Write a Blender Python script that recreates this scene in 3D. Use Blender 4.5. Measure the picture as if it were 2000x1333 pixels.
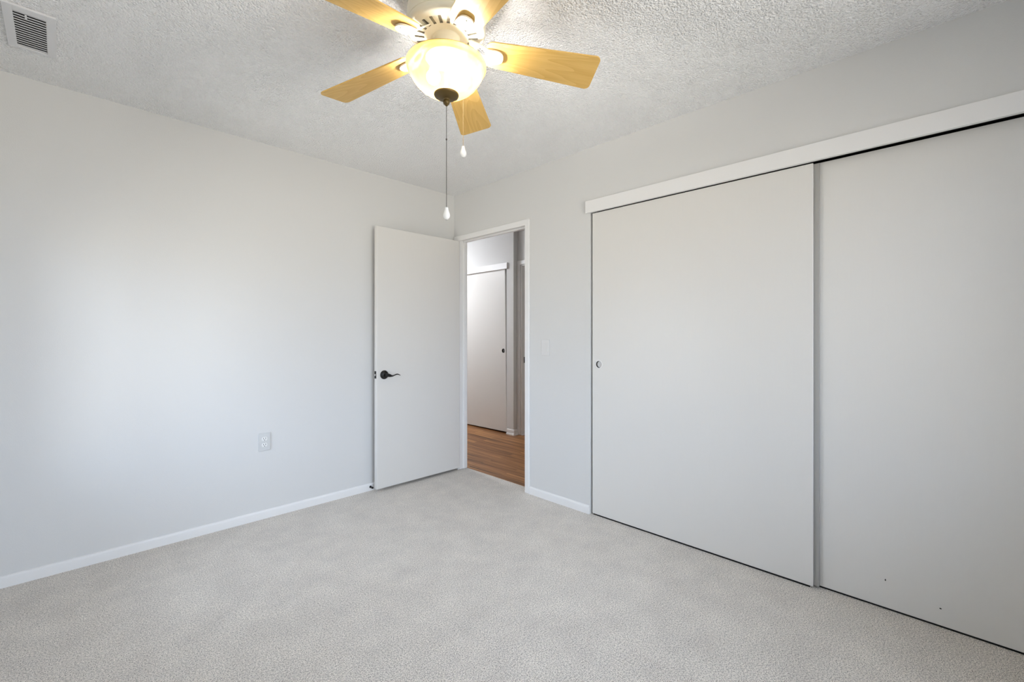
import bpy, bmesh, math, random
from mathutils import Vector, Matrix
random.seed(7)
S = bpy.context.scene
for o in list(bpy.data.objects):
    bpy.data.objects.remove(o, do_unlink=True)
COL = S.collection

# ---------------------------------------------------------------- camera
HC = 1.1923                       # camera height
YAW = math.radians(44.777)
cam = bpy.data.cameras.new('camera'); camo = bpy.data.objects.new('camera', cam)
COL.objects.link(camo); S.camera = camo
camo.location = (0, 0, HC)
camo.rotation_euler = (math.pi/2, 0, YAW - math.pi/2)
cam.sensor_fit = 'HORIZONTAL'; cam.sensor_width = 36.0
cam.lens = 36.0*873.44/2000.0
cam.shift_y = -(666.5-655.07)/2000.0
cam.clip_start = 0.02; cam.clip_end = 200

# ---------------------------------------------------------------- view, world, light
VS = S.view_settings
S.display_settings.display_device = 'sRGB'
VS.view_transform = 'Standard'; VS.look = 'None'; VS.gamma = 1.0; VS.use_curve_mapping = False
VS.exposure = 0.06
S.cycles.use_denoising = True
S.cycles.max_bounces = 16; S.cycles.diffuse_bounces = 10; S.cycles.glossy_bounces = 4
S.cycles.transmission_bounces = 6; S.cycles.transparent_max_bounces = 16
S.cycles.sample_clamp_indirect = 6.0

SKY_STRENGTH = 11.8
BULB_STRENGTH = 410.0
HALL_POWER = 135.0
W = bpy.data.worlds.new('sky'); S.world = W; W.use_nodes = True
nt = W.node_tree; nt.nodes.clear()
out = nt.nodes.new('ShaderNodeOutputWorld'); bg = nt.nodes.new('ShaderNodeBackground')
tc = nt.nodes.new('ShaderNodeTexCoord'); sx = nt.nodes.new('ShaderNodeSeparateXYZ')
cr = nt.nodes.new('ShaderNodeValToRGB')
mr = nt.nodes.new('ShaderNodeMapRange'); mr.inputs['From Min'].default_value = -1; mr.inputs['From Max'].default_value = 1
cr.color_ramp.elements[0].position = 0.46; cr.color_ramp.elements[0].color = (0.68, 0.655, 0.60, 1)
cr.color_ramp.elements[1].position = 0.54; cr.color_ramp.elements[1].color = (0.69, 0.81, 1.0, 1)
nt.links.new(tc.outputs['Generated'], sx.inputs[0]); nt.links.new(sx.outputs['Z'], mr.inputs['Value'])
nt.links.new(mr.outputs[0], cr.inputs[0]); nt.links.new(cr.outputs[0], bg.inputs['Color'])
bg.inputs['Strength'].default_value = SKY_STRENGTH
nt.links.new(bg.outputs[0], out.inputs[0])

# room dimensions
X, Y, H = 2.483, 3.195, 2.44       # closet wall plane, outlet wall plane, ceiling
XM, YM = -0.45, -1.0               # window wall and wall behind the camera
WIN = (2.12, 2.92, 0.48, 1.74)     # window opening y0 y1 z0 z1

FILL_WIN = (0.10, 1.98, 0.58, 2.10)    # second window, added for fill light in the wall behind the camera: x0 x1 z0 z1
def portal(loc, rot, a, b):
    p = bpy.data.lights.new('window_portal', 'AREA'); p.shape = 'RECTANGLE'
    p.size = a; p.size_y = b; p.cycles.is_portal = True
    o = bpy.data.objects.new('window_portal', p); COL.objects.link(o); o.location = loc; o.rotation_euler = rot
portal((XM-0.06, (WIN[0]+WIN[1])/2, (WIN[2]+WIN[3])/2), (0, -math.pi/2, 0), WIN[3]-WIN[2], WIN[1]-WIN[0])
portal(((FILL_WIN[0]+FILL_WIN[1])/2, YM-0.06, (FILL_WIN[2]+FILL_WIN[3])/2), (math.pi/2, 0, 0), FILL_WIN[1]-FILL_WIN[0], FILL_WIN[3]-FILL_WIN[2])

# ---------------------------------------------------------------- helpers
def tag(o, label=None, cat=None, group=None, kind=None):
    if label: o['label'] = label
    if cat: o['category'] = cat
    if group: o['group'] = group
    if kind: o['kind'] = kind
    return o

ORG = {}
def link(name, bm, mats, parent=None, smooth=False, origin=None):
    """bm in world coordinates; origin defaults to the parent's (or the world's)"""
    me = bpy.data.meshes.new(name)
    org = Vector(origin) if origin is not None else (ORG[parent.name] if parent else Vector((0, 0, 0)))
    bmesh.ops.translate(bm, verts=bm.verts, vec=-org)
    bmesh.ops.recalc_face_normals(bm, faces=bm.faces)
    if smooth:
        for f in bm.faces: f.smooth = True
    bm.to_mesh(me); bm.free()
    o = bpy.data.objects.new(name, me); COL.objects.link(o)
    for m in (mats if isinstance(mats, (list, tuple)) else [mats]): me.materials.append(m)
    if parent:
        o.parent = parent; o.location = org - ORG[parent.name]
    else:
        o.location = org
    ORG[o.name] = org
    if smooth:
        try: me.set_sharp_from_angle(angle=math.radians(38))
        except Exception: pass
    return o
def empty(name, loc):
    o = bpy.data.objects.new(name, None); COL.objects.link(o); o.location = loc
    o.empty_display_size = 0.05; ORG[o.name] = Vector(loc); return o
def bm_new(): return bmesh.new()
def box(bm, x0, x1, y0, y1, z0, z1, bev=0.0, seg=2, mi=0):
    t = bmesh.new()
    bmesh.ops.create_cube(t, size=1.0)
    for v in t.verts:
        v.co = Vector(((x0+x1)/2+v.co.x*(x1-x0), (y0+y1)/2+v.co.y*(y1-y0), (z0+z1)/2+v.co.z*(z1-z0)))
    if bev > 0:
        bmesh.ops.bevel(t, geom=t.edges[:], offset=bev, segments=seg, profile=0.5, affect='EDGES')
    for f in t.faces: f.material_index = mi
    merge(bm, t)
def merge(bm, t, M=None):
    if M is not None: bmesh.ops.transform(t, matrix=M, verts=t.verts)
    me = bpy.data.meshes.new('tmp'); t.to_mesh(me); t.free()
    bm.from_mesh(me); bpy.data.meshes.remove(me)
def lathe(bm, prof, c=(0, 0, 0), n=48, M=None, mi=0, cap=False):
    """profile of (r, z) around a vertical axis at c"""
    t = bmesh.new(); rings = []
    for r, z in prof:
        if r < 1e-6: rings.append([t.verts.new((0, 0, z))])
        else: rings.append([t.verts.new((r*math.cos(2*math.pi*i/n), r*math.sin(2*math.pi*i/n), z)) for i in range(n)])
    for a, b in zip(rings, rings[1:]):
        for i in range(n):
            j = (i+1) % n
            q = ([a[0]] if len(a) == 1 else [a[i], a[j]]) + ([b[0]] if len(b) == 1 else [b[j], b[i]])
            if len(q) >= 3:
                f = t.faces.new(q); f.material_index = mi
    MM = Matrix.Translation(Vector(c)) @ (M if M is not None else Matrix.Identity(4))
    merge(bm, t, MM)
def prism(bm, pts, z0, z1, M=None, bev=0.0, mi=0):
    t = bmesh.new()
    f = t.faces.new([t.verts.new((p[0], p[1], z0)) for p in pts])
    r = bmesh.ops.extrude_face_region(t, geom=[f])
    bmesh.ops.translate(t, verts=[v for v in r['geom'] if isinstance(v, bmesh.types.BMVert)], vec=(0, 0, z1-z0))
    if bev > 0:
        es = [e for e in t.edges if abs(e.verts[0].co.z-e.verts[1].co.z) < 1e-7]
        bmesh.ops.bevel(t, geom=es, offset=bev, segments=2, profile=0.5, affect='EDGES')
    for f in t.faces: f.material_index = mi
    merge(bm, t, M)
def sphere(bm, c, r, u=10, v=8, sc=(1, 1, 1), mi=0):
    t = bmesh.new(); bmesh.ops.create_uvsphere(t, u_segments=u, v_segments=v, radius=r)
    for f in t.faces: f.material_index = mi
    merge(bm, t, Matrix.Translation(Vector(c)) @ Matrix.Diagonal((*sc, 1)))
def arc(cx, cy, r, a0, a1, n):
    return [(cx+r*math.cos(math.radians(a0+(a1-a0)*i/n)), cy+r*math.sin(math.radians(a0+(a1-a0)*i/n))) for i in range(n+1)]
def profile_run(bm, prof, p0, p1, out):
    """sweep a (distance from wall, z) profile along the wall line p0-p1; out = unit normal into the room"""
    A, B, N = Vector((*p0, 0)), Vector((*p1, 0)), Vector((*out, 0))
    ra = [bm.verts.new(A+N*d+Vector((0, 0, z))) for d, z in prof]
    rb = [bm.verts.new(B+N*d+Vector((0, 0, z))) for d, z in prof]
    k = len(prof)
    for i in range(k):
        j = (i+1) % k
        bm.faces.new((ra[i], ra[j], rb[j], rb[i]))
    bm.faces.new(ra[::-1]); bm.faces.new(rb)

# ---------------------------------------------------------------- materials
def mat(name, col, rough=0.6, metal=0.0, spec=0.5):
    m = bpy.data.materials.new(name); m.use_nodes = True
    b = m.node_tree.nodes['Principled BSDF']
    b.inputs['Base Color'].default_value = (*col, 1); b.inputs['Roughness'].default_value = rough
    b.inputs['Metallic'].default_value = metal; b.inputs['Specular IOR Level'].default_value = spec
    return m, m.node_tree, b
def N(nt, t, **kw):
    n = nt.nodes.new(t)
    for k, v in kw.items():
        if hasattr(n, k): setattr(n, k, v)
        else: n.inputs[k].default_value = v
    return n
def coords(nt, scale=(1, 1, 1), rot=(0, 0, 0)):
    t = N(nt, 'ShaderNodeTexCoord'); m = N(nt, 'ShaderNodeMapping')
    m.inputs['Scale'].default_value = scale; m.inputs['Rotation'].default_value = rot
    nt.links.new(t.outputs['Object'], m.inputs[0]); return m
def bump(nt, b, height, dist, strength=1.0):
    n = N(nt, 'ShaderNodeBump'); n.inputs['Distance'].default_value = dist; n.inputs['Strength'].default_value = strength
    nt.links.new(height, n.inputs['Height']); nt.links.new(n.outputs[0], b.inputs['Normal'])
def paint(name, col, rough, bump_d=0.0004, scale=260, spec=0.4):
    m, nt, b = mat(name, col, rough, 0, spec)
    c = coords(nt); n = N(nt, 'ShaderNodeTexNoise'); n.inputs['Scale'].default_value = scale; n.inputs['Detail'].default_value = 2
    nt.links.new(c.outputs[0], n.inputs['Vector']); bump(nt, b, n.outputs['Fac'], bump_d)
    return m

M_wall = paint('wall_paint', (0.665, 0.664, 0.652), 0.65, 0.0003, 220, 0.25)
M_trim = paint('trim_paint', (0.80, 0.795, 0.785), 0.38, 0.0001, 120, 0.4)
M_door = None
def door_paint():
    m, nt, b = mat('door_paint', (0.70, 0.686, 0.655), 0.33, 0, 0.4)
    c = coords(nt, (55, 55, 2.2)); n = N(nt, 'ShaderNodeTexNoise'); n.inputs['Scale'].default_value = 3; n.inputs['Detail'].default_value = 4
    nt.links.new(c.outputs[0], n.inputs['Vector'])
    bump(nt, b, n.outputs['Fac'], 0.0004)
    mrr = N(nt, 'ShaderNodeMapRange'); mrr.inputs['To Min'].default_value = 0.30; mrr.inputs['To Max'].default_value = 0.46
    nt.links.new(n.outputs['Fac'], mrr.inputs['Value']); nt.links.new(mrr.outputs[0], b.inputs['Roughness'])
    return m
M_door = door_paint()
def popcorn():
    m, nt, b = mat('popcorn_ceiling', (0.97, 0.97, 0.97), 0.9, 0, 0.1)
    c = coords(nt)
    v = N(nt, 'ShaderNodeTexVoronoi'); v.inputs['Scale'].default_value = 125; v.inputs['Randomness'].default_value = 1
    n = N(nt, 'ShaderNodeTexNoise'); n.inputs['Scale'].default_value = 210; n.inputs['Detail'].default_value = 2
    nb = N(nt, 'ShaderNodeTexNoise'); nb.inputs['Scale'].default_value = 9; nb.inputs['Detail'].default_value = 2
    for q in (v, n, nb): nt.links.new(c.outputs[0], q.inputs['Vector'])
    s = N(nt, 'ShaderNodeMath', operation='SUBTRACT'); s.inputs[0].default_value = 0.7
    nt.links.new(v.outputs['Distance'], s.inputs[1])
    a = N(nt, 'ShaderNodeMath', operation='MULTIPLY_ADD'); a.inputs[1].default_value = 0.9
    nt.links.new(n.outputs['Fac'], a.inputs[0]); nt.links.new(s.outputs[0], a.inputs[2])
    # patches where the texture is thinner
    k = N(nt, 'ShaderNodeMapRange'); k.inputs['From Min'].default_value = 0.35; k.inputs['From Max'].default_value = 0.6
    k.inputs['To Min'].default_value = 0.85; k.inputs['To Max'].default_value = 1.0
    nt.links.new(nb.outputs['Fac'], k.inputs['Value'])
    h = N(nt, 'ShaderNodeMath', operation='MULTIPLY'); nt.links.new(a.outputs[0], h.inputs[0]); nt.links.new(k.outputs[0], h.inputs[1])
    bump(nt, b, h.outputs[0], 0.0085)
    return m
M_ceil = popcorn()
def carpet():
    m, nt, b = mat('carpet', (0.45, 0.43, 0.41), 1.0, 0, 0.05)
    b.inputs['Sheen Weight'].default_value = 0.15
    c = coords(nt)
    n1 = N(nt, 'ShaderNodeTexNoise'); n1.inputs['Scale'].default_value = 150; n1.inputs['Detail'].default_value = 3; n1.inputs['Roughness'].default_value = 0.85
    v = N(nt, 'ShaderNodeTexNoise'); v.inputs['Scale'].default_value = 340; v.inputs['Detail'].default_value = 1
    n2 = N(nt, 'ShaderNodeTexNoise'); n2.inputs['Scale'].default_value = 6; n2.inputs['Detail'].default_value = 6; n2.inputs['Roughness'].default_value = 0.66
    for q in (n1, v, n2): nt.links.new(c.outputs[0], q.inputs['Vector'])
    av = N(nt, 'ShaderNodeMath', operation='MULTIPLY_ADD'); av.inputs[1].default_value = 0.5
    hv = N(nt, 'ShaderNodeMath', operation='MULTIPLY'); hv.inputs[1].default_value = 0.5
    nt.links.new(v.outputs['Fac'], hv.inputs[0]); nt.links.new(n1.outputs['Fac'], av.inputs[0]); nt.links.new(hv.outputs[0], av.inputs[2])
    r1 = N(nt, 'ShaderNodeValToRGB')
    r1.color_ramp.elements[0].position = 0.385; r1.color_ramp.elements[0].color = (0.26, 0.234, 0.203, 1)
    r1.color_ramp.elements[1].position = 0.55; r1.color_ramp.elements[1].color = (1.0, 0.94, 0.865, 1)
    nt.links.new(av.outputs[0], r1.inputs[0])
    r2 = N(nt, 'ShaderNodeValToRGB')
    r2.color_ramp.elements[0].position = 0.32; r2.color_ramp.elements[0].color = (0.90, 0.895, 0.89, 1)
    r2.color_ramp.elements[1].position = 0.68; r2.color_ramp.elements[1].color = (1.06, 1.055, 1.04, 1)
    nt.links.new(n2.outputs['Fac'], r2.inputs[0])
    mx = N(nt, 'ShaderNodeMixRGB', blend_type='MULTIPLY'); mx.inputs[0].default_value = 1
    nt.links.new(r1.outputs[0], mx.inputs[1]); nt.links.new(r2.outputs[0], mx.inputs[2])
    nt.links.new(mx.outputs[0], b.inputs['Base Color'])
    bump(nt, b, av.outputs[0], 0.008)
    return m
M_carpet = carpet()
def planks():
    m, nt, b = mat('wood_planks', (0.3, 0.16, 0.08), 0.42, 0, 0.35)
    t = N(nt, 'ShaderNodeTexCoord')
    sp = N(nt, 'ShaderNodeSeparateXYZ'); cb = N(nt, 'ShaderNodeCombineXYZ')
    nt.links.new(t.outputs['Object'], sp.inputs[0])
    nt.links.new(sp.outputs['Y'], cb.inputs['X']); nt.links.new(sp.outputs['X'], cb.inputs['Y'])
    br = N(nt, 'ShaderNodeTexBrick'); br.inputs['Scale'].default_value = 1.0
    br.inputs['Brick Width'].default_value = 1.05; br.inputs['Row Height'].default_value = 0.07
    br.inputs['Mortar Size'].default_value = 0.0007; br.inputs['Bias'].default_value = 0
    br.inputs['Color1'].default_value = (0.125, 0.125, 0.125, 1); br.inputs['Color2'].default_value = (1, 1, 1, 1); br.inputs['Mortar'].default_value = (0, 0, 0, 1)
    br.offset = 0.37
    nt.links.new(cb.outputs[0], br.inputs['Vector'])
    mp = N(nt, 'ShaderNodeMapping'); mp.inputs['Scale'].default_value = (1.6, 48, 1)
    nt.links.new(cb.outputs[0], mp.inputs[0])
    ad = N(nt, 'ShaderNodeMixRGB', blend_type='ADD'); ad.inputs[0].default_value = 1
    sc = N(nt, 'ShaderNodeVectorMath', operation='SCALE'); sc.inputs['Scale'].default_value = 7
    nt.links.new(br.outputs['Color'], sc.inputs[0])
    nt.links.new(mp.outputs[0], ad.inputs[1]); nt.links.new(sc.outputs[0], ad.inputs[2])
    n = N(nt, 'ShaderNodeTexNoise'); n.inputs['Scale'].default_value = 1.0; n.inputs['Detail'].default_value = 5; n.inputs['Distortion'].default_value = 0.4
    nt.links.new(ad.outputs[0], n.inputs['Vector'])
    f = N(nt, 'ShaderNodeMath', operation='MULTIPLY_ADD'); f.inputs[1].default_value = 0.26
    nt.links.new(br.outputs['Color'], f.inputs[0]); 
    g = N(nt, 'ShaderNodeMath', operation='MULTIPLY'); g.inputs[1].default_value = 1.05
    nt.links.new(n.outputs['Fac'], g.inputs[0]); nt.links.new(g.outputs[0], f.inputs[2])
    r = N(nt, 'ShaderNodeValToRGB')
    r.color_ramp.elements[0].position = 0.42; r.color_ramp.elements[0].color = (0.085, 0.030, 0.009, 1)
    r.color_ramp.elements[1].position = 0.92; r.color_ramp.elements[1].color = (0.52, 0.265, 0.105, 1)
    e = r.color_ramp.elements.new(0.66); e.color = (0.29, 0.125, 0.042, 1)
    nt.links.new(f.outputs[0], r.inputs[0]); nt.links.new(r.outputs[0], b.inputs['Base Color'])
    bump(nt, b, n.outputs['Fac'], 0.0004)
    return m
M_wood = planks()
def maple():
    m, nt, b = mat('maple_veneer', (0.5, 0.3, 0.1), 0.38, 0, 0.4)
    t = N(nt, 'ShaderNodeTexCoord'); oi = N(nt, 'ShaderNodeObjectInfo')
    mp = N(nt, 'ShaderNodeMapping'); mp.inputs['Scale'].default_value = (2.0, 16, 4)
    sc = N(nt, 'ShaderNodeMath', operation='MULTIPLY'); sc.inputs[1].default_value = 9
    nt.links.new(oi.outputs['Random'], sc.inputs[0])
    cb = N(nt, 'ShaderNodeCombineXYZ'); nt.links.new(sc.outputs[0], cb.inputs['X']); nt.links.new(sc.outputs[0], cb.inputs['Z'])
    nt.links.new(t.outputs['Object'], mp.inputs[0]); nt.links.new(cb.outputs[0], mp.inputs['Location'])
    n0 = N(nt, 'ShaderNodeTexNoise'); n0.inputs['Scale'].default_value = 0.8; n0.inputs['Detail'].default_value = 1
    nt.links.new(mp.outputs[0], n0.inputs['Vector'])
    fr = N(nt, 'ShaderNodeMath', operation='MULTIPLY'); fr.inputs[1].default_value = 11
    nt.links.new(n0.outputs['Fac'], fr.inputs[0])
    sn = N(nt, 'ShaderNodeMath', operation='FRACT'); nt.links.new(fr.outputs[0], sn.inputs[0])
    mp2 = N(nt, 'ShaderNodeMapping'); mp2.inputs['Scale'].default_value = (8, 260, 8)
    nt.links.new(t.outputs['Object'], mp2.inputs[0]); nt.links.new(cb.outputs[0], mp2.inputs['Location'])
    n1 = N(nt, 'ShaderNodeTexNoise'); n1.inputs['Scale'].default_value = 1; n1.inputs['Detail'].default_value = 2
    nt.links.new(mp2.outputs[0], n1.inputs['Vector'])
    a = N(nt, 'ShaderNodeMath', operation='MULTIPLY_ADD'); a.inputs[1].default_value = 0.45
    nt.links.new(sn.outputs[0], a.inputs[0]); 
    h = N(nt, 'ShaderNodeMath', operation='MULTIPLY'); h.inputs[1].default_value = 0.6
    nt.links.new(n1.outputs['Fac'], h.inputs[0]); nt.links.new(h.outputs[0], a.inputs[2])
    r = N(nt, 'ShaderNodeValToRGB')
    r.color_ramp.elements[0].position = 0.15; r.color_ramp.elements[0].color = (0.72, 0.475, 0.155, 1)
    r.color_ramp.elements[1].position = 0.85; r.color_ramp.elements[1].color = (0.60, 0.36, 0.09, 1)
    nt.links.new(a.outputs[0], r.inputs[0]); nt.links.new(r.outputs[0], b.inputs['Base Color'])
    return m
M_maple = maple()
M_edge = paint('blade_edge', (0.42, 0.33, 0.2), 0.5, 0.0001)
M_cream = paint('cream_enamel', (0.78, 0.74, 0.60), 0.35, 0.0001, 100, 0.5)
M_slot = paint('slot_interior', (0.30, 0.28, 0.22), 0.7)  # darker than the enamel: shade inside the slots is in the colour
M_bronze = mat('dark_bronze', (0.11, 0.072, 0.02), 0.42, 0.4)[0]
M_black = mat('oil_rubbed_black', (0.012, 0.011, 0.010), 0.38, 0.4)[0]
M_plate = paint('white_plastic', (0.80, 0.80, 0.78), 0.35, 0.00005, 80, 0.5)
M_plate_w = paint('painted_plate', (0.68, 0.675, 0.665), 0.5, 0.0001, 120, 0.3)
M_hole = mat('dark_recess', (0.01, 0.01, 0.01), 0.8)[0]
M_ivory = paint('grey_white_plastic', (0.60, 0.605, 0.595), 0.4, 0.00005, 80, 0.4)
M_ceramic = mat('white_ceramic', (0.82, 0.82, 0.80), 0.2)[0]
M_steel = mat('brushed_steel', (0.55, 0.54, 0.52), 0.35, 1.0)[0]
M_brass = mat('chain_brass', (0.50, 0.38, 0.20), 0.4, 0.3)[0]
M_gun = mat('chain_dark', (0.06, 0.055, 0.05), 0.4, 0.9)[0]
M_vent = paint('vent_enamel', (0.70, 0.70, 0.71), 0.45, 0.0001)
M_strip = paint('grey_shade_strip', (0.34, 0.335, 0.315), 0.5, 0.0001)
M_void = mat('closet_shade', (0.03, 0.03, 0.03), 0.9)[0]  # closet shade is put into this near-black wall colour
def alabaster():
    m = bpy.data.materials.new('amber_glass'); m.use_nodes = True; nt = m.node_tree; nt.nodes.clear()
    o = N(nt, 'ShaderNodeOutputMaterial')
    t = N(nt, 'ShaderNodeTexCoord')
    n = N(nt, 'ShaderNodeTexNoise'); n.inputs['Scale'].default_value = 9; n.inputs['Detail'].default_value = 3; n.inputs['Distortion'].default_value = 1.2
    nt.links.new(t.outputs['Object'], n.inputs['Vector'])
    r = N(nt, 'ShaderNodeValToRGB')
    r.color_ramp.elements[0].position = 0.3; r.color_ramp.elements[0].color = (0.19, 0.11, 0.024, 1)
    r.color_ramp.elements[1].position = 0.7; r.color_ramp.elements[1].color = (0.20, 0.138, 0.054, 1)
    nt.links.new(n.outputs['Fac'], r.inputs[0])
    tl = N(nt, 'ShaderNodeBsdfTranslucent'); df = N(nt, 'ShaderNodeBsdfDiffuse'); gl = N(nt, 'ShaderNodeBsdfGlossy'); tp = N(nt, 'ShaderNodeBsdfTransparent')
    gl.inputs['Roughness'].default_value = 0.15
    tp.inputs['Color'].default_value = (1.0, 0.97, 0.92, 1)
    nt.links.new(r.outputs[0], tl.inputs['Color']); nt.links.new(r.outputs[0], df.inputs['Color'])
    m1 = N(nt, 'ShaderNodeMixShader'); m1.inputs[0].default_value = 0.4
    nt.links.new(tl.outputs[0], m1.inputs[1]); nt.links.new(df.outputs[0], m1.inputs[2])
    lw = N(nt, 'ShaderNodeLayerWeight'); lw.inputs['Blend'].default_value = 0.35
    mg = N(nt, 'ShaderNodeMapRange'); mg.inputs['To Min'].default_value = 0.10; mg.inputs['To Max'].default_value = 0.05
    nt.links.new(lw.outputs['Facing'], mg.inputs['Value'])
    m2 = N(nt, 'ShaderNodeMixShader'); nt.links.new(mg.outputs[0], m2.inputs[0])
    nt.links.new(m1.outputs[0], m2.inputs[1]); nt.links.new(tp.outputs[0], m2.inputs[2])
    m3 = N(nt, 'ShaderNodeMixShader'); m3.inputs[0].default_value = 0.04
    nt.links.new(m2.outputs[0], m3.inputs[1]); nt.links.new(gl.outputs[0], m3.inputs[2])
    nt.links.new(m3.outputs[0], o.inputs[0])
    return m
M_glass = alabaster()
def emit(name, col, s):
    m = bpy.data.materials.new(name); m.use_nodes = True; nt = m.node_tree; nt.nodes.clear()
    o = N(nt, 'ShaderNodeOutputMaterial'); e = N(nt, 'ShaderNodeEmission')
    e.inputs['Color'].default_value = (*col, 1); e.inputs['Strength'].default_value = s
    nt.links.new(e.outputs[0], o.inputs[0]); return m
M_bulb = emit('bulb_glow', (1.0, 0.965, 0.915), BULB_STRENGTH)
def pane():
    m = bpy.data.materials.new('window_glass'); m.use_nodes = True; nt = m.node_tree; nt.nodes.clear()
    o = N(nt, 'ShaderNodeOutputMaterial'); tp = N(nt, 'ShaderNodeBsdfTransparent'); gl = N(nt, 'ShaderNodeBsdfGlossy')
    gl.inputs['Roughness'].default_value = 0.02; fr = N(nt, 'ShaderNodeFresnel'); fr.inputs['IOR'].default_value = 1.45
    mx = N(nt, 'ShaderNodeMixShader'); nt.links.new(fr.outputs[0], mx.inputs[0]); nt.links.new(tp.outputs[0], mx.inputs[1]); nt.links.new(gl.outputs[0], mx.inputs[2])
    nt.links.new(mx.outputs[0], o.inputs[0]); return m
M_pane = pane()

# ---------------------------------------------------------------- room shell
def struct(name, boxes, m, label, cat, parent=None):
    bm = bm_new()
    for b in boxes: box(bm, *b)
    o = link(name, bm, m, parent)
    if parent is None: tag(o, label, cat, kind='structure')
    return o
XW = 2.568                         # far face of the closet wall
JL, JR = 3.116, 2.318              # jamb faces of the doorway
CL, CR = 1.729, -0.76              # closet opening
HZ = 2.032                         # doorway head
XS = 2.507                         # carpet edge in the doorway

struct('floor', [(XM-0.1, XW, YM-0.1, Y+0.1, -0.06, 0.0), (XW, 3.2, YM-0.1, CL+0.05, -0.06, 0.0)], M_carpet,
       'pale grey beige cut pile carpet covering the bedroom floor', 'carpet')
struct('ceiling', [(XM-0.1, XW, YM-0.1, Y+0.1, H, H+0.08)], M_ceil, 'white popcorn textured ceiling over the bedroom', 'ceiling')
struct('wall_left', [(XM-0.1, XW, Y, Y+0.1, -0.05, H)], M_wall, 'plain light grey wall with the power outlet', 'wall')
struct('wall_right', [(X, XW, JL+0.014, Y, -0.05, H), (X, XW, JR-0.014, JL+0.014, HZ+0.012, H), (X, XW, CL, JR-0.014, -0.05, H),
                      (X, XW, CR, CL, 2.062, H), (X, XW, YM, CR, -0.05, H)], M_wall,
       'light grey wall holding the doorway and the wide closet opening', 'wall')
struct('wall_back', [(XM-0.1, FILL_WIN[0], YM-0.1, YM, -0.05, H), (FILL_WIN[1], XW, YM-0.1, YM, -0.05, H), (FILL_WIN[0], FILL_WIN[1], YM-0.1, YM, -0.05, FILL_WIN[2]),
                     (FILL_WIN[0], FILL_WIN[1], YM-0.1, YM, FILL_WIN[3], H)], M_wall, 'light grey wall behind the camera', 'wall')
struct('wall_window', [(XM-0.1, XM, YM, WIN[0], -0.05, H), (XM-0.1, XM, WIN[1], Y, -0.05, H),
                       (XM-0.1, XM, WIN[0], WIN[1], -0.05, WIN[2]), (XM-0.1, XM, WIN[0], WIN[1], WIN[3], H)], M_wall,
       'light grey wall with the daylight window', 'wall')
# window (behind the camera's left shoulder)
wy = (WIN[0]+WIN[1])/2
bm = bm_new()
for b in [(XM-0.08, XM-0.03, WIN[0], WIN[0]+0.045, WIN[2], WIN[3]), (XM-0.08, XM-0.03, WIN[1]-0.045, WIN[1], WIN[2], WIN[3]),
          (XM-0.08, XM-0.03, WIN[0], WIN[1], WIN[2], WIN[2]+0.045), (XM-0.08, XM-0.03, WIN[0], WIN[1], WIN[3]-0.045, WIN[3]),
          (XM-0.08, XM-0.03, wy-0.025, wy+0.025, WIN[2], WIN[3])]: box(bm, *b, bev=0.003)
w1 = tag(link('window_1', bm, M_trim), 'white framed sliding window beside the camera', 'window', kind='structure')
for y0, y1 in ((WIN[0]+0.04, wy-0.02), (wy+0.02, WIN[1]-0.04)):
    bm = bm_new(); box(bm, XM-0.058, XM-0.053, y0, y1, WIN[2]+0.04, WIN[3]-0.04); link('window_pane', bm, M_pane, w1)
bm = bm_new(); box(bm, XM, XM+0.03, WIN[0]-0.03, WIN[1]+0.03, WIN[2]-0.025, WIN[2], bev=0.004); link('window_sill', bm, M_trim, w1)

wx = (FILL_WIN[0]+FILL_WIN[1])/2
bm = bm_new()
for b in [(FILL_WIN[0], FILL_WIN[0]+0.045, FILL_WIN[2], FILL_WIN[3]), (FILL_WIN[1]-0.045, FILL_WIN[1], FILL_WIN[2], FILL_WIN[3]), (FILL_WIN[0], FILL_WIN[1], FILL_WIN[2], FILL_WIN[2]+0.045),
          (FILL_WIN[0], FILL_WIN[1], FILL_WIN[3]-0.045, FILL_WIN[3]), (wx-0.025, wx+0.025, FILL_WIN[2], FILL_WIN[3])]: box(bm, b[0], b[1], YM-0.08, YM-0.03, b[2], b[3], bev=0.003)
w2 = tag(link('window_fill', bm, M_trim), 'white framed sliding window added behind the camera for fill light', 'window', kind='structure')
for x0, x1 in ((FILL_WIN[0]+0.04, wx-0.02), (wx+0.02, FILL_WIN[1]-0.04)):
    bm = bm_new(); box(bm, x0, x1, YM-0.058, YM-0.053, FILL_WIN[2]+0.04, FILL_WIN[3]-0.04); link('window_pane', bm, M_pane, w2)
bm = bm_new(); box(bm, FILL_WIN[0]-0.03, FILL_WIN[1]+0.03, YM, YM+0.03, FILL_WIN[2]-0.025, FILL_WIN[2], bev=0.004); link('window_sill', bm, M_trim, w2)

# baseboards: rounded top, slightly proud of the wall
BP = [(0, -0.005), (0.0125, -0.005), (0.0125, 0.040), (0.0115, 0.047), (0.0085, 0.052), (0.004, 0.0545), (0, 0.055)]
def baseboard(name, p0, p1, n, label):
    bm = bm_new(); profile_run(bm, BP, p0, p1, n)
    return tag(link(name, bm, M_trim), label, 'baseboard', kind='structure')
baseboard('baseboard_left', (XM, Y), (X, Y), (0, -1), 'low white baseboard along the outlet wall')
baseboard('baseboard_right', (X, CL+0.004), (X, JR-0.046), (-1, 0), 'short white baseboard between doorway and closet')
baseboard('baseboard_window', (XM, YM), (XM, Y), (1, 0), 'low white baseboard under the window')
baseboard('baseboard_back', (XM, YM), (X, YM), (0, 1), 'low white baseboard behind the camera')

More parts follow.
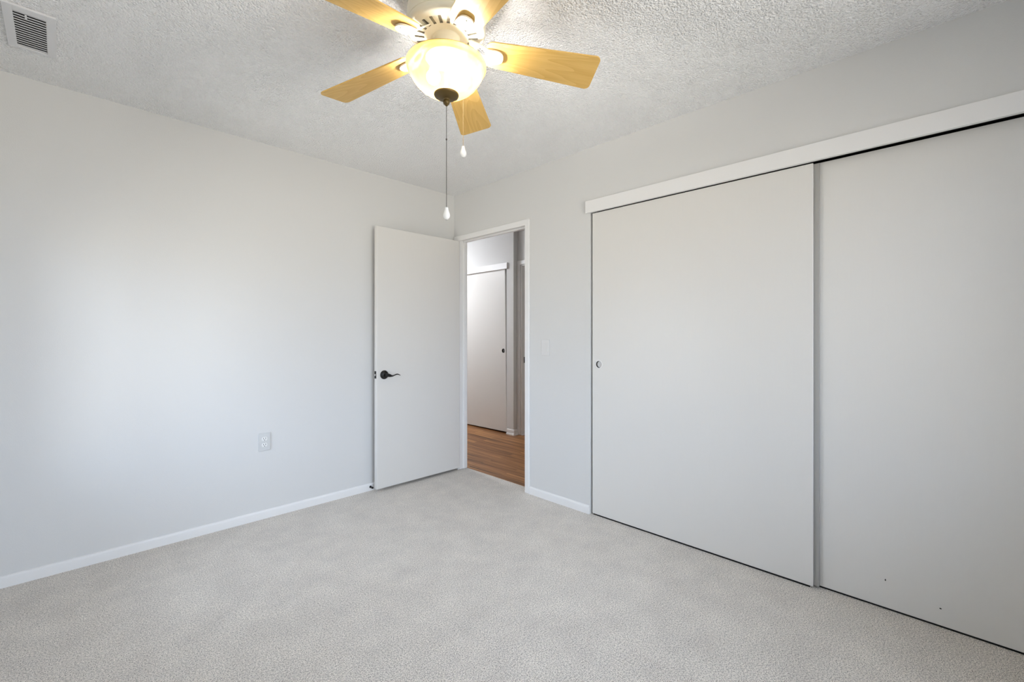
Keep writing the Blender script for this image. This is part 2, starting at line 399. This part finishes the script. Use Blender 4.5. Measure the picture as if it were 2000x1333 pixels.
# doorway casing (bedroom side), jambs and stops
bm = bm_new()
cz0, cz1 = 2.024, 2.069
box(bm, X-0.013, X, JR-0.045, JR-0.001, 0.0, cz1, bev=0.004)
box(bm, X-0.013, X, JL+0.006, 3.182, 0.0, cz1, bev=0.004)
box(bm, X-0.0128, X, JR-0.043, 3.181, cz0, cz1-0.0003, bev=0.004)
tag(link('trim_1', bm, M_trim), 'narrow white casing around the open doorway', 'door casing', kind='structure')
bm = bm_new()
box(bm, X-0.001, XW+0.001, JR-0.014, JR, -0.005, HZ+0.012)
box(bm, X-0.001, XW+0.001, JL, JL+0.014, 0.004, HZ+0.012)
box(bm, X-0.001, XW+0.001, JR, JL, HZ, HZ+0.012)
box(bm, X+0.040, X+0.070, JL-0.011, JL, 0.004, HZ, bev=0.002)      # door stops
box(bm, X+0.040, X+0.070, JR, JR+0.011, 0.0, HZ, bev=0.002)
box(bm, X+0.040, X+0.070, JR, JL, HZ-0.013, HZ, bev=0.002)
tag(link('trim_2', bm, M_trim), 'white door jamb with stop strip lining the doorway', 'door jamb', kind='structure')

# ---------------------------------------------------------------- hallway beyond the doorway
XH = 3.80
struct('floor_hall', [(XS, 4.4, 1.9, 6.2, -0.07, -0.004)], M_wood, 'brown wood plank floor in the hallway beyond the door', 'floor')
struct('ceiling_hall', [(XW, 4.5, 1.8, 6.3, H, H+0.08)], M_wall, 'hallway ceiling beyond the doorway', 'ceiling')
struct('wall_hall', [(XH, 3.95, 3.745, 3.862, -0.05, H), (XH, 3.95, 3.862, 5.5, 2.03, H), (XH, 3.95, 5.5, 6.2, -0.05, H),
                     (3.872, 4.02, 3.69, 3.7452, -0.05, H), (3.872, 4.02, 2.88, 3.69, 2.03, H), (3.872, 4.02, 1.8, 2.88, -0.05, H)], M_wall,
       'grey hallway wall around the hall closet', 'wall')
struct('wall_hall_end', [(XW, 4.4, 6.2, 6.3, -0.05, H)], M_wall, 'wall at the far end of the hallway', 'wall')
struct('wall_hall_near', [(XW, 4.5, 1.8, 1.9, -0.05, H)], M_wall, 'wall between hallway and bedroom closet', 'wall')
struct('wall_hall_inner', [(XW-0.085, XW, Y+0.1, 6.2, -0.05, H)], M_wall, 'hallway wall continuing past the bedroom', 'wall')
# baseboard pieces by the hall closet
bm = bm_new()
HB = [(0, -0.005), (0.022, -0.005), (0.022, 0.012), (0.013, 0.018), (0.013, 0.052), (0.009, 0.062), (0, 0.064)]
profile_run(bm, HB, (XH, 3.724), (XH, 3.848), (-1, 0))
profile_run(bm, HB, (XH-0.012, 3.745), (3.872, 3.745), (0, -1))
tag(link('baseboard_hall', bm, M_trim), 'short white baseboard wrapping the corner beside the hall closet', 'baseboard', kind='structure')
# hall closet header and sliding door
bm = bm_new(); box(bm, XH-0.022, XH, 3.838, 5.55, 1.996, 2.070, bev=0.002)
tag(link('trim_3', bm, M_trim), 'white header board above the hall closet door', 'trim board', kind='structure')
bm = bm_new()                       # hangs a little out of plumb: the gap beside it widens towards the top
prism(bm, [(3.8700, 0.018), (4.72, 0.010), (4.72, 1.998), (3.8990, 2.006)], 0, 0.028, Matrix.Translation((XH+0.006, 0, 0)) @ Matrix(((0, 0, 1, 0), (1, 0, 0, 0), (0, 1, 0, 0), (0, 0, 0, 1))), bev=0.001)
hd = tag(link('door_4', bm, M_door), 'flat white sliding door of the hall closet seen through the doorway', 'closet door', kind='structure')
def cut(o, cutter_bm):
    """cut a shape out of a mesh object (evaluated boolean, no operators)"""
    me = bpy.data.meshes.new('cutter'); cutter_bm.to_mesh(me); cutter_bm.free()
    c = bpy.data.objects.new('cutter', me); COL.objects.link(c)
    md = o.modifiers.new('cut', 'BOOLEAN'); md.operation = 'DIFFERENCE'; md.object = c; md.solver = 'EXACT'
    dg = bpy.context.evaluated_depsgraph_get(); dg.update()
    new = bpy.data.meshes.new_from_object(o.evaluated_get(dg), depsgraph=dg)
    o.modifiers.remove(md); old = o.data; o.data = new; bpy.data.meshes.remove(old)
    bpy.data.objects.remove(c, do_unlink=True); bpy.data.meshes.remove(me)
def ring_pull(name, parent, c, r, rim, cup, depth=0.014):
    """round finger pull let into the door face: rim ring and recessed cup, axis along x"""
    M = Matrix.Rotation(math.radians(-90), 4, 'Y')
    bm = bm_new(); lathe(bm, [(0, 0.01), (r*0.90, 0.01), (r*0.90, -depth-0.002), (0, -depth-0.002)], c, 40, M)
    bmesh.ops.recalc_face_normals(bm, faces=bm.faces); cut(parent, bm)
    bm = bm_new()
    lathe(bm, [(r*0.84, -0.002), (r*0.84, 0.0014), (r*0.90, 0.0018), (r, 0.0008), (r, 0.0)], c, 40, M)
    o = link(name, bm, rim, parent, smooth=True)
    bm = bm_new(); lathe(bm, [(r*0.845, 0.0), (r*0.83, -depth*0.7), (r*0.78, -depth)], c, 40, M); lathe(bm, [(r*0.78, -depth), (0, -depth-0.0006)], c, 40, M, mi=1)
    link('pull_cup', bm, [M_gun, cup], o, smooth=True)  # side wall of the cup coloured dark for the recess shade
    return o
ring_pull('finger_pull', hd, (XH+0.006, 3.925, 1.002), 0.026, M_black, M_steel)
bm = bm_new(); box(bm, XH+0.05, XH+0.078, 4.66, 5.48, 0.018, 2.006, bev=0.0015)
tag(link('door_5', bm, M_door), 'second sliding door inside the hall closet opening', 'closet door', kind='structure')
struct('wall_hall_closet', [(4.4, 4.45, 3.7, 5.6, -0.05, H), (3.95, 4.4, 3.745, 3.8, -0.05, H), (3.95, 4.4, 5.5, 5.6, -0.05, H)], M_void, 'dark inside of the hall closet', 'wall')
# second hall door beside it
bm = bm_new()
box(bm, 3.860, 3.873, 3.694, 3.7448, 0.0, 2.085, bev=0.004); box(bm, 3.860, 3.873, 2.86, 3.70, 2.035, 2.085, bev=0.004)
box(bm, 3.860, 3.873, 2.83, 2.872, 0.0, 2.085, bev=0.004)
box(bm, 3.873, 4.02, 3.676, 3.692, -0.004, 2.036); box(bm, 3.873, 4.02, 2.88, 3.692, 2.022, 2.036); box(bm, 3.873, 4.02, 2.87, 2.886, -0.004, 2.036)
box(bm, 3.93, 3.965, 3.664, 3.677, -0.004, 2.022, bev=0.002)
t4 = tag(link('trim_4', bm, M_trim), 'white casing of the second hall doorway beside the hall closet', 'door casing', kind='structure')
bm = bm_new(); box(bm, 3.905, 3.925, 3.6735, 3.6765, 0.86, 0.93); link('strike_plate', bm, M_black, t4)
bm = bm_new(); box(bm, 3.972, 4.007, 2.90, 3.67, 0.01, 2.018, bev=0.002)
tag(link('door_6', bm, M_door), 'closed white door in the second hall doorway', 'door', kind='structure')
# hallway lamp out of the picture
hl = empty('hall_light', (2.85, 5.0, H))
tag(hl, 'round flush ceiling light in the hallway', 'ceiling light')
bm = bm_new(); lathe(bm, [(0, H), (0.15, H), (0.155, H-0.02), (0.145, H-0.03), (0, H-0.03)], (2.85, 5.0, 0), 40); link('lamp_base', bm, M_cream, hl, smooth=True)
bm = bm_new(); lathe(bm, [(0.14, H-0.03), (0.13, H-0.06), (0.09, H-0.085), (0.04, H-0.095), (0, H-0.097)], (2.85, 5.0, 0), 32)
link('lamp_dome', bm, emit('hall_lamp_glow', (0.97, 1.0, 1.07), HALL_POWER), hl, smooth=True)

# ---------------------------------------------------------------- bedroom closet
struct('wall_closet', [(3.15, 3.25, YM, 1.8, -0.05, H), (XW, 3.25, YM-0.1, YM, -0.05, H), (XW, 3.2, 1.76, 1.8, -0.05, H), (XW, 3.2, YM, 1.8, 2.36, 2.40)], M_void,
       'dark inside of the bedroom closet', 'wall')
bm = bm_new(); box(bm, X-0.020, X, CR-0.03, 1.7555, 2.0055, 2.0855, bev=0.0015)
tag(link('trim_5', bm, M_trim), 'long white header board above the sliding closet doors', 'trim board', kind='structure')
bm = bm_new(); box(bm, X+0.002, XW-0.004, CR+0.002, CL-0.002, 2.026, 2.0615)
tag(link('trim_6', bm, M_hole), 'dark sliding track above the closet doors', 'door track', kind='structure')
bm = bm_new(); box(bm, X+0.009, X+0.034, 0.49, 1.712, -0.004, 0.003); box(bm, X+0.044, X+0.070, CR+0.002, 0.54, -0.004, 0.003); box(bm, X+0.034, X+0.044, 0.49, 0.54, -0.004, 0.002)  # black strips added to darken the shaded gap under the doors
tag(link('trim_7', bm, M_hole), 'black floor strips added as shade under the sliding closet doors', 'door track', kind='structure')
bm = bm_new(); box(bm, X+0.004, X+0.032, 0.476, 1.7145, 0.010, 2.0015, bev=0.0012)
d2 = tag(link('door_2', bm, M_door), 'flat white sliding closet door with a round finger pull', 'closet door', kind='structure')
ring_pull('finger_pull', d2, (X+0.004, 1.664, 1.0), 0.0275, M_trim, M_trim)
bm = bm_new(); box(bm, X+0.039, X+0.067, CR+0.01, 0.545, 0.009, 2.006, bev=0.0012)
es = bm_new(); box(es, X+0.018, X+0.0375, 0.4545, 0.4755, 0.011, 2.000, bev=0.001)  # thin strip, painted grey for the shade at the door seam
o_ = link('shade_strip', es, M_strip, d2); o_['label'] = 'grey strip painted as the shade along the door edge'
d3 = tag(link('door_3', bm, M_door), 'flat white sliding closet door set behind its twin', 'closet door', kind='structure')
for (y, z, a, b_) in ((0.217, 0.128, 0.0022, 0.0045), (0.044, 0.078, 0.0036, 0.0026)):
    bm = bm_new(); sphere(bm, (X+0.0388, y, z), 1.0, sc=(0.0005, a, b_)); link('paint_chip', bm, M_hole, d3, smooth=True)

# ---------------------------------------------------------------- open bedroom door
DX0, DX1, DY0, DY1 = 1.6785, 2.474, 3.106, 3.141
bm = bm_new(); box(bm, DX0, DX1, DY0, DY1, 0.022, 2.0215, bev=0.0025)
d1 = tag(link('door_1', bm, M_door, origin=(DX1, DY1, 0.02)), 'flat white bedroom door swung open against the outlet wall', 'door', kind='structure')
hz, hx = 0.889, 1.741
RX = Matrix.Rotation(math.radians(90), 4, 'X')        # local +z to world -y
bm = bm_new()
lathe(bm, [(0, 0.016), (0.017, 0.0155), (0.028, 0.012), (0.0325, 0.007), (0.034, 0.003), (0.034, 0)], (hx, DY0, hz), 40, RX)
hd1 = link('door_handle', bm, M_black, d1, smooth=True)
hd1['label'] = 'black lever handle with a wavy grip'
# lever: neck then a flattened wavy grip, swept as rings
bm = bm_new()
lathe(bm, [(0.0115, 0.010), (0.0105, 0.030), (0.012, 0.044), (0.013, 0.056), (0.010, 0.062), (0, 0.063)], (hx, DY0, hz), 24, RX)
path = [(0.000, 0.000, 0.0130, 0.009), (0.010, -0.001, 0.0135, 0.0085), (0.022, -0.004, 0.0115, 0.0075), (0.034, -0.0075, 0.0075, 0.0065), (0.046, -0.008, 0.0048, 0.0060),
        (0.058, -0.004, 0.0042, 0.0060), (0.070, 0.001, 0.0042, 0.0062), (0.081, 0.0030, 0.0042, 0.0062), (0.091, 0.0015, 0.0038, 0.0058), (0.101, -0.003, 0.0032, 0.005), (0.109, -0.0075, 0.0022, 0.0035)]
rings = []
for px, pz, rz, ry in path:
    rings.append([bm.verts.new((hx+px, DY0-0.052+ry*math.cos(2*math.pi*k/14), hz+pz+rz*math.sin(2*math.pi*k/14))) for k in range(14)])
for a, b_ in zip(rings, rings[1:]):
    for k in range(14): bm.faces.new((a[k], a[(k+1) % 14], b_[(k+1) % 14], b_[k]))
bm.faces.new(rings[0][::-1]); bm.faces.new(rings[-1])
link('lever', bm, M_black, hd1, smooth=True)
bm = bm_new(); box(bm, DX0-0.0012, DX0+0.001, DY0+0.006, DY1-0.004, hz-0.026, hz+0.030, bev=0.0005)
lp = link('latch_plate', bm, M_black, d1)
bm = bm_new(); box(bm, DX0-0.010, DX0, DY0+0.010, DY1-0.011, hz-0.006, hz+0.008, bev=0.003); link('latch_bolt', bm, M_steel, lp)
for z in (0.25, 1.02, 1.80):
    bm = bm_new(); lathe(bm, [(0, z-0.045), (0.005, z-0.045), (0.005, z+0.045), (0, z+0.045)], (DX1+0.0055, DY1+0.004, 0), 14); link('hinge', bm, M_black, d1, smooth=True)

# door stop on the baseboard behind the door's free edge
ds = empty('door_stop', (1.668, Y-0.0125, 0.030))
tag(ds, 'small dark door stop on the baseboard behind the open door', 'door stop')
bm = bm_new(); lathe(bm, [(0, 0.003), (0.008, 0.002), (0.009, 0)], (1.668, Y-0.0125, 0.030), 20, RX)
link('base_plate', bm, M_black, ds, smooth=True)
bm = bm_new(); lathe(bm, [(0.0035, 0.0), (0.0035, 0.024), (0.007, 0.0245), (0.0078, 0.030), (0.0065, 0.036), (0, 0.037)], (1.668, Y-0.0125, 0.030), 20, RX)
link('rod', bm, M_black, ds, smooth=True)

# ---------------------------------------------------------------- outlet and switch
ox, oz = 0.930, 0.4985
ou = empty('power_outlet', (ox, Y, oz))
tag(ou, 'white duplex power outlet low on the plain wall left of the open door', 'outlet')
bm = bm_new(); box(bm, ox-0.0345, ox+0.0345, Y-0.0065, Y-0.0002, oz-0.057, oz+0.057, bev=0.0016, seg=2); link('cover_plate', bm, M_ivory, ou)
for dz in (0.0195, -0.0195):
    pts = [(x, min(max(y, -0.0125), 0.0125)) for x, y in arc(0, 0, 0.0165, 0, 352, 44)]
    bm = bm_new(); prism(bm, pts, 0, 0.003, Matrix.Translation((ox, Y-0.006, oz+dz)) @ RX, bev=0.0006)
    rc = link('receptacle', bm, M_plate, ou)
    bm = bm_new()
    for sx_ in (-0.0063, 0.0063): box(bm, ox+sx_-0.0013, ox+sx_+0.0013, Y-0.0094, Y-0.0085, oz+dz-0.0012, oz+dz+0.0075)
    lathe(bm, [(0, 0.0005), (0.0028, 0.0004), (0.0028, -0.0004)], (ox, Y-0.0089, oz+dz-0.0075), 16, RX)
    link('socket_slots', bm, M_hole, rc)
bm = bm_new(); lathe(bm, [(0, 0.0012), (0.0025, 0.0008), (0.0032, 0)], (ox, Y-0.0064, oz), 16, RX); link('screw', bm, M_steel, ou, smooth=True)

sy, sz = 2.118, 1.1015
sw = empty('light_switch', (X, sy, sz))
tag(sw, 'pale light switch on the narrow wall between doorway and closet', 'switch')
bm = bm_new(); box(bm, X-0.0052, X-0.0002, sy-0.0385, sy+0.0385, sz-0.0585, sz+0.0585, bev=0.0026, seg=3); link('cover_plate', bm, M_plate_w, sw)
bm = bm_new(); box(bm, X-0.0060, X-0.003, sy-0.0165, sy+0.0165, sz-0.033, sz+0.033, bev=0.0005); link('rocker', bm, M_plate_w, sw)

# ---------------------------------------------------------------- ceiling air vent
vx0, vx1, vy0, vy1 = -0.160, -0.014, 2.507, 2.869
ix0, ix1, iy0, iy1 = -0.132, -0.043, 2.545, 2.846
va = empty('air_vent', ((vx0+vx1)/2, (vy0+vy1)/2, H))
tag(va, 'white metal louvered air vent in the ceiling near the outlet wall', 'air vent')
bm = bm_new()
zf = H-0.0095
for b in [(vx0, ix0, vy0, vy1), (ix1, vx1, vy0, vy1), (ix0-0.002, ix1+0.002, vy0+0.0005, iy0), (ix0-0.002, ix1+0.002, iy1, vy1-0.0005)]:
    box(bm, *b, zf, H-0.0003, bev=0.002)
link('frame', bm, M_vent, va)
bm = bm_new(); box(bm, ix0-0.003, ix1+0.003, iy0-0.003, iy1+0.003, H-0.0016, H-0.0006); link('duct_shade_plate', bm, M_hole, va)  # black plate instead of a hole; the duct's shade is its colour
nsl = 15
for i in range(nsl):
    yc = iy0+(i+0.5)*(iy1-iy0)/nsl
    t = bmesh.new(); box(t, ix0-0.001, ix1+0.001, -0.0078, 0.0078, -0.0006, 0.0006)
    bm = bm_new(); merge(bm, t, Matrix.Translation((0, yc, H-0.0062)) @ Matrix.Rotation(math.radians(14), 4, 'X'))
    link('louver', bm, M_vent, va)
bm = bm_new(); box(bm, -0.100, -0.094, iy0+0.004, iy0+0.030, H-0.017, H-0.011, bev=0.001); link('damper_lever', bm, M_vent, va)

# ---------------------------------------------------------------- ceiling fan
FC = Vector((0.9774, 1.3024, 0)); Z0 = 2.2303; RB = 0.56
fwd = Vector((math.cos(YAW), math.sin(YAW), 0)); rgt = Vector((math.sin(YAW), -math.cos(YAW), 0))
fan = empty('ceiling_fan', (FC.x, FC.y, H))
tag(fan, 'cream five blade ceiling fan with maple blades and a lit amber glass bowl', 'ceiling fan')
# motor housing with a ring of vent slots in its underside
bm = bm_new()
lathe(bm, [(0, 2.4395), (0.116, 2.4395), (0.120, 2.425), (0.130, 2.392), (0.1375, 2.355), (0.1405, 2.325), (0.1405, 2.3005), (0.1385, 2.2985), (0.1385, 2.2955),
           (0.1405, 2.294), (0.1402, 2.286), (0.1375, 2.2765), (0.130, 2.2700), (0.113, 2.2660)], FC, 72)
nsl = 22; r1_, z1_, r0_, z0_ = 0.113, 2.2660, 0.079, 2.2630
t = bmesh.new()
def rp(r, a, z): return t.verts.new((FC.x+r*math.cos(a), FC.y+r*math.sin(a), z))
for k in range(nsl):
    a0 = 2*math.pi*k/nsl; a1 = a0+2*math.pi/nsl; hw = 0.0054
    am = (a0+a1)/2
    so = [am-hw/r1_, am+hw/r1_]; si = [am-hw/r0_, am+hw/r0_]
    sk = 0.10                                        # slots lean a little
    A = [rp(r1_, a0, z1_), rp(r1_, so[0]+sk*0, z1_), rp(r1_, so[1], z1_), rp(r1_, a1, z1_)]
    B = [rp(r0_, a0, z0_), rp(r0_, si[0], z0_), rp(r0_, si[1], z0_), rp(r0_, a1, z0_)]
    t.faces.new((A[0], A[1], B[1], B[0])); t.faces.new((A[2], A[3], B[3], B[2]))
    C = [rp(r1_, so[0], z1_+0.006), rp(r1_, so[1], z1_+0.006)]; D = [rp(r0_, si[0], z0_+0.006), rp(r0_, si[1], z0_+0.006)]
    for q in ((A[1], A[2], C[1], C[0]), (B[1], D[0], D[1], B[2]), (A[1], C[0], D[0], B[1]), (A[2], B[2], D[1], C[1]), (C[0], C[1], D[1], D[0])):
        f = t.faces.new(q); f.material_index = 1
bmesh.ops.remove_doubles(t, verts=t.verts, dist=1e-6)
merge(bm, t)
lathe(bm, [(0.079, 2.2630), (0.062, 2.262), (0.046, 2.262)], FC, 72)
link('motor_housing', bm, [M_cream, M_slot], fan, smooth=True)
bm = bm_new()
lathe(bm, [(0.049, 2.2625), (0.0475, 2.2595), (0.0465, 2.254), (0.0465, 2.196), (0.044, 2.193), (0.074, 2.192), (0.074, 2.186), (0, 2.185)], FC, 48)
lathe(bm, [(0.005, 2.172), (0.005, 2.05)], FC, 12)
link('light_fitter', bm, M_cream, fan, smooth=True)
# glass bowl
bowl = [(0.134, 2.163), (0.1375, 2.1685), (0.1405, 2.1690), (0.1430, 2.1655), (0.1432, 2.1560), (0.1410, 2.1505), (0.1365, 2.1475), (0.1350, 2.1430), (0.1300, 2.1310), (0.1215, 2.115), (0.1100, 2.099), (0.0960, 2.0855), (0.0790, 2.0735), (0.0600, 2.0655), (0.0400, 2.0605)]
bm = bm_new(); lathe(bm, bowl, FC, 72); link('glass_bowl', bm, M_glass, fan, smooth=True)
# bulbs
bd = (rgt*0.88-fwd*0.45).normalized()
for s in (1, -1):
    c = FC+bd*(0.058*s)
    bm = bm_new(); sphere(bm, (c.x, c.y, 2.138), 0.025, 16, 12, (1, 1, 1.05))
    bu = link('light_bulb', bm, M_bulb, fan, smooth=True)
    bm = bm_new(); lathe(bm, [(0.013, 2.160), (0.014, 2.166), (0.014, 2.186), (0, 2.186)], (c.x, c.y, 0), 20); link('bulb_socket', bm, M_cream, bu, smooth=True)
# finial cap
bm = bm_new()
lathe(bm, [(0.0, 2.063), (0.040, 2.0625), (0.0440, 2.0600), (0.0445, 2.0570), (0.0425, 2.0530), (0.034, 2.0480), (0.022, 2.0445), (0.0125, 2.0425), (0.0105, 2.0395), (0.0120, 2.0345),
           (0.0122, 2.0300), (0.0100, 2.0250), (0.0055, 2.0215), (0.0030, 2.0175), (0, 2.0165)], FC, 48)
link('finial_cap', bm, M_bronze, fan, smooth=True)
# pull chains
def chain(p, z1, z0, m, link_z=None):
    bm = bm_new(); z = z1; st = 0.0046
    while z > z0:
        sphere(bm, (p.x, p.y, z), 0.00165, 7, 5); z -= st
    lathe(bm, [(0.0005, z1), (0.0005, z0)], p, 6)
    if link_z: sphere(bm, (p.x, p.y, link_z), 0.0027, 10, 8, (1, 1, 1.3))
    ch = link('pull_chain', bm, m, fan, smooth=True)
    bm = bm_new()
    lathe(bm, [(0, z0+0.002), (0.0062, z0+0.001), (0.0068, z0-0.002), (0.0072, z0-0.007), (0.0095, z0-0.015), (0.0124, z0-0.0225), (0.0130, z0-0.028), (0.0115, z0-0.034), (0.0080, z0-0.039), (0.0042, z0-0.0415), (0, z0-0.042)], p, 28)
    sphere(bm, (p.x, p.y, z0-0.0415), 0.0035, 10, 8, mi=1)
    kn = link('pull_knob', bm, [M_ceramic, M_steel], ch, smooth=True)
chain(FC, 2.018, 1.6510, M_gun, 1.898)
p2 = FC+fwd*0.158+rgt*0.043
chain(p2, 2.252, 1.938, M_brass)
bm = bm_new()
q0, q1 = FC+fwd*0.128+rgt*0.035, p2
d = (q1-q0); L = d.length
lathe(bm, [(0.0035, 0), (0.0035, L), (0.0045, L), (0.0045, L+0.003), (0, L+0.0035)], (q0.x, q0.y, 2.256), 14, d.to_track_quat('Z', 'Y').to_matrix().to_4x4())
link('chain_guide', bm, M_cream, fan, smooth=True)

# blades, each with its iron; outline in local (radial, tangential)
def blade_outline():
    w0, w1, r0, c = 0.1065, 0.1535, 0.142, 0.020
    k = (w1-w0)/(RB-r0)
    pts = []
    pts += arc(RB-c, -w1/2+c+0.0008, c, -84, 0, 7)
    pts += arc(RB-c, w1/2-c-0.0008, c, 0, 84, 7)
    pts += arc(r0+0.028, w0/2-0.028+0.002, 0.028, 96, 180, 7)
    pts += arc(r0+0.028, -w0/2+0.028-0.002, 0.028, 180, 264, 7)
    return pts
bmB = bm_new(); prism(bmB, blade_outline(), 0.0, 0.0055, bev=0.0012)
me_blade = bpy.data.meshes.new('fan_blade'); bmesh.ops.recalc_face_normals(bmB, faces=bmB.faces)
bmB.to_mesh(me_blade); bmB.free(); me_blade.materials.append(M_maple)
# iron: keyhole plate with an oval window, a raised rounded end and three screws
bmI = bm_new(); t = bmesh.new(); n = 48
def iron_out(a):
    # egg shape: rounded pad at the blade end, narrow waist towards the motor
    x = 0.142+0.065*math.cos(a)
    s_ = (x-0.077)/(0.205-0.077)
    half = 0.021+0.0145*min(1, max(0, s_*1.35-0.25))
    return x, half*math.copysign(abs(math.sin(a))**0.75, math.sin(a))
def zpl(x): return -0.0095 if x > 0.150 else -0.0095+(0.150-x)*0.70
ro, ri, ro2, ri2 = [], [], [], []
for k in range(n):
    a = 2*math.pi*k/n
    x, y = iron_out(a); hx_, hy_ = 0.126+0.018*math.cos(a), 0.0125*math.sin(a)
    ro.append(t.verts.new((x, y, zpl(x)))); ro2.append(t.verts.new((x, y, zpl(x)+0.0060)))
    ri.append(t.verts.new((hx_, hy_, zpl(hx_)))); ri2.append(t.verts.new((hx_, hy_, zpl(hx_)+0.0060)))
for k in range(n):
    j = (k+1) % n
    for q in ((ro[k], ro[j], ri[j], ri[k]), (ro2[k], ri2[k], ri2[j], ro2[j]), (ro[k], ro2[k], ro2[j], ro[j]), (ri[k], ri[j], ri2[j], ri2[k])):
        t.faces.new(q)
merge(bmI, t)
for sx_, sy_ in ((0.168, 0.016), (0.168, -0.016), (0.191, 0.0)): sphere(bmI, (sx_, sy_, -0.0098), 0.0036, 10, 6, (1, 1, 0.5))
for sx_, sy_ in ((0.168, 0.016), (0.168, -0.016), (0.191, 0.0)): lathe(bmI, [(0.0045, -0.004), (0.0045, 0.0002)], (sx_, sy_, 0), 12)
bmesh.ops.recalc_face_normals(bmI, faces=bmI.faces)
me_iron = bpy.data.meshes.new('blade_iron')
for f in bmI.faces: f.smooth = True
bmI.to_mesh(me_iron); bmI.free(); me_iron.materials.append(M_cream)
try: me_iron.set_sharp_from_angle(angle=math.radians(40))
except Exception: pass
FIT = [(-35.82, -14.12, -4.59), (-33.88, -14.34, -5.40), (-34.53, -12.5, -6.27), (-34.28, -10.23, -4.79), (-34.47, -12.4, -4.38)]
for k, (ph, pit, dr) in enumerate(FIT):
    a = math.radians(ph+72*k); p_, d_ = math.radians(pit), math.radians(dr)
    ra = Vector((math.cos(a), math.sin(a), 0)); rad = ra*math.cos(d_)+Vector((0, 0, math.sin(d_)))
    tan = Vector((-math.sin(a), math.cos(a), 0)); up = rad.cross(tan)
    tt = tan*math.cos(p_)+up*math.sin(p_); nn = rad.cross(tt)
    R = Matrix((rad, tt, nn)).transposed().to_4x4()
    bl = bpy.data.objects.new('fan_blade', me_blade); COL.objects.link(bl); bl.parent = fan
    bl.matrix_local = Matrix.Translation((0, 0, Z0-H)) @ R
    ir = bpy.data.objects.new('blade_iron', me_iron); COL.objects.link(ir); ir.parent = bl
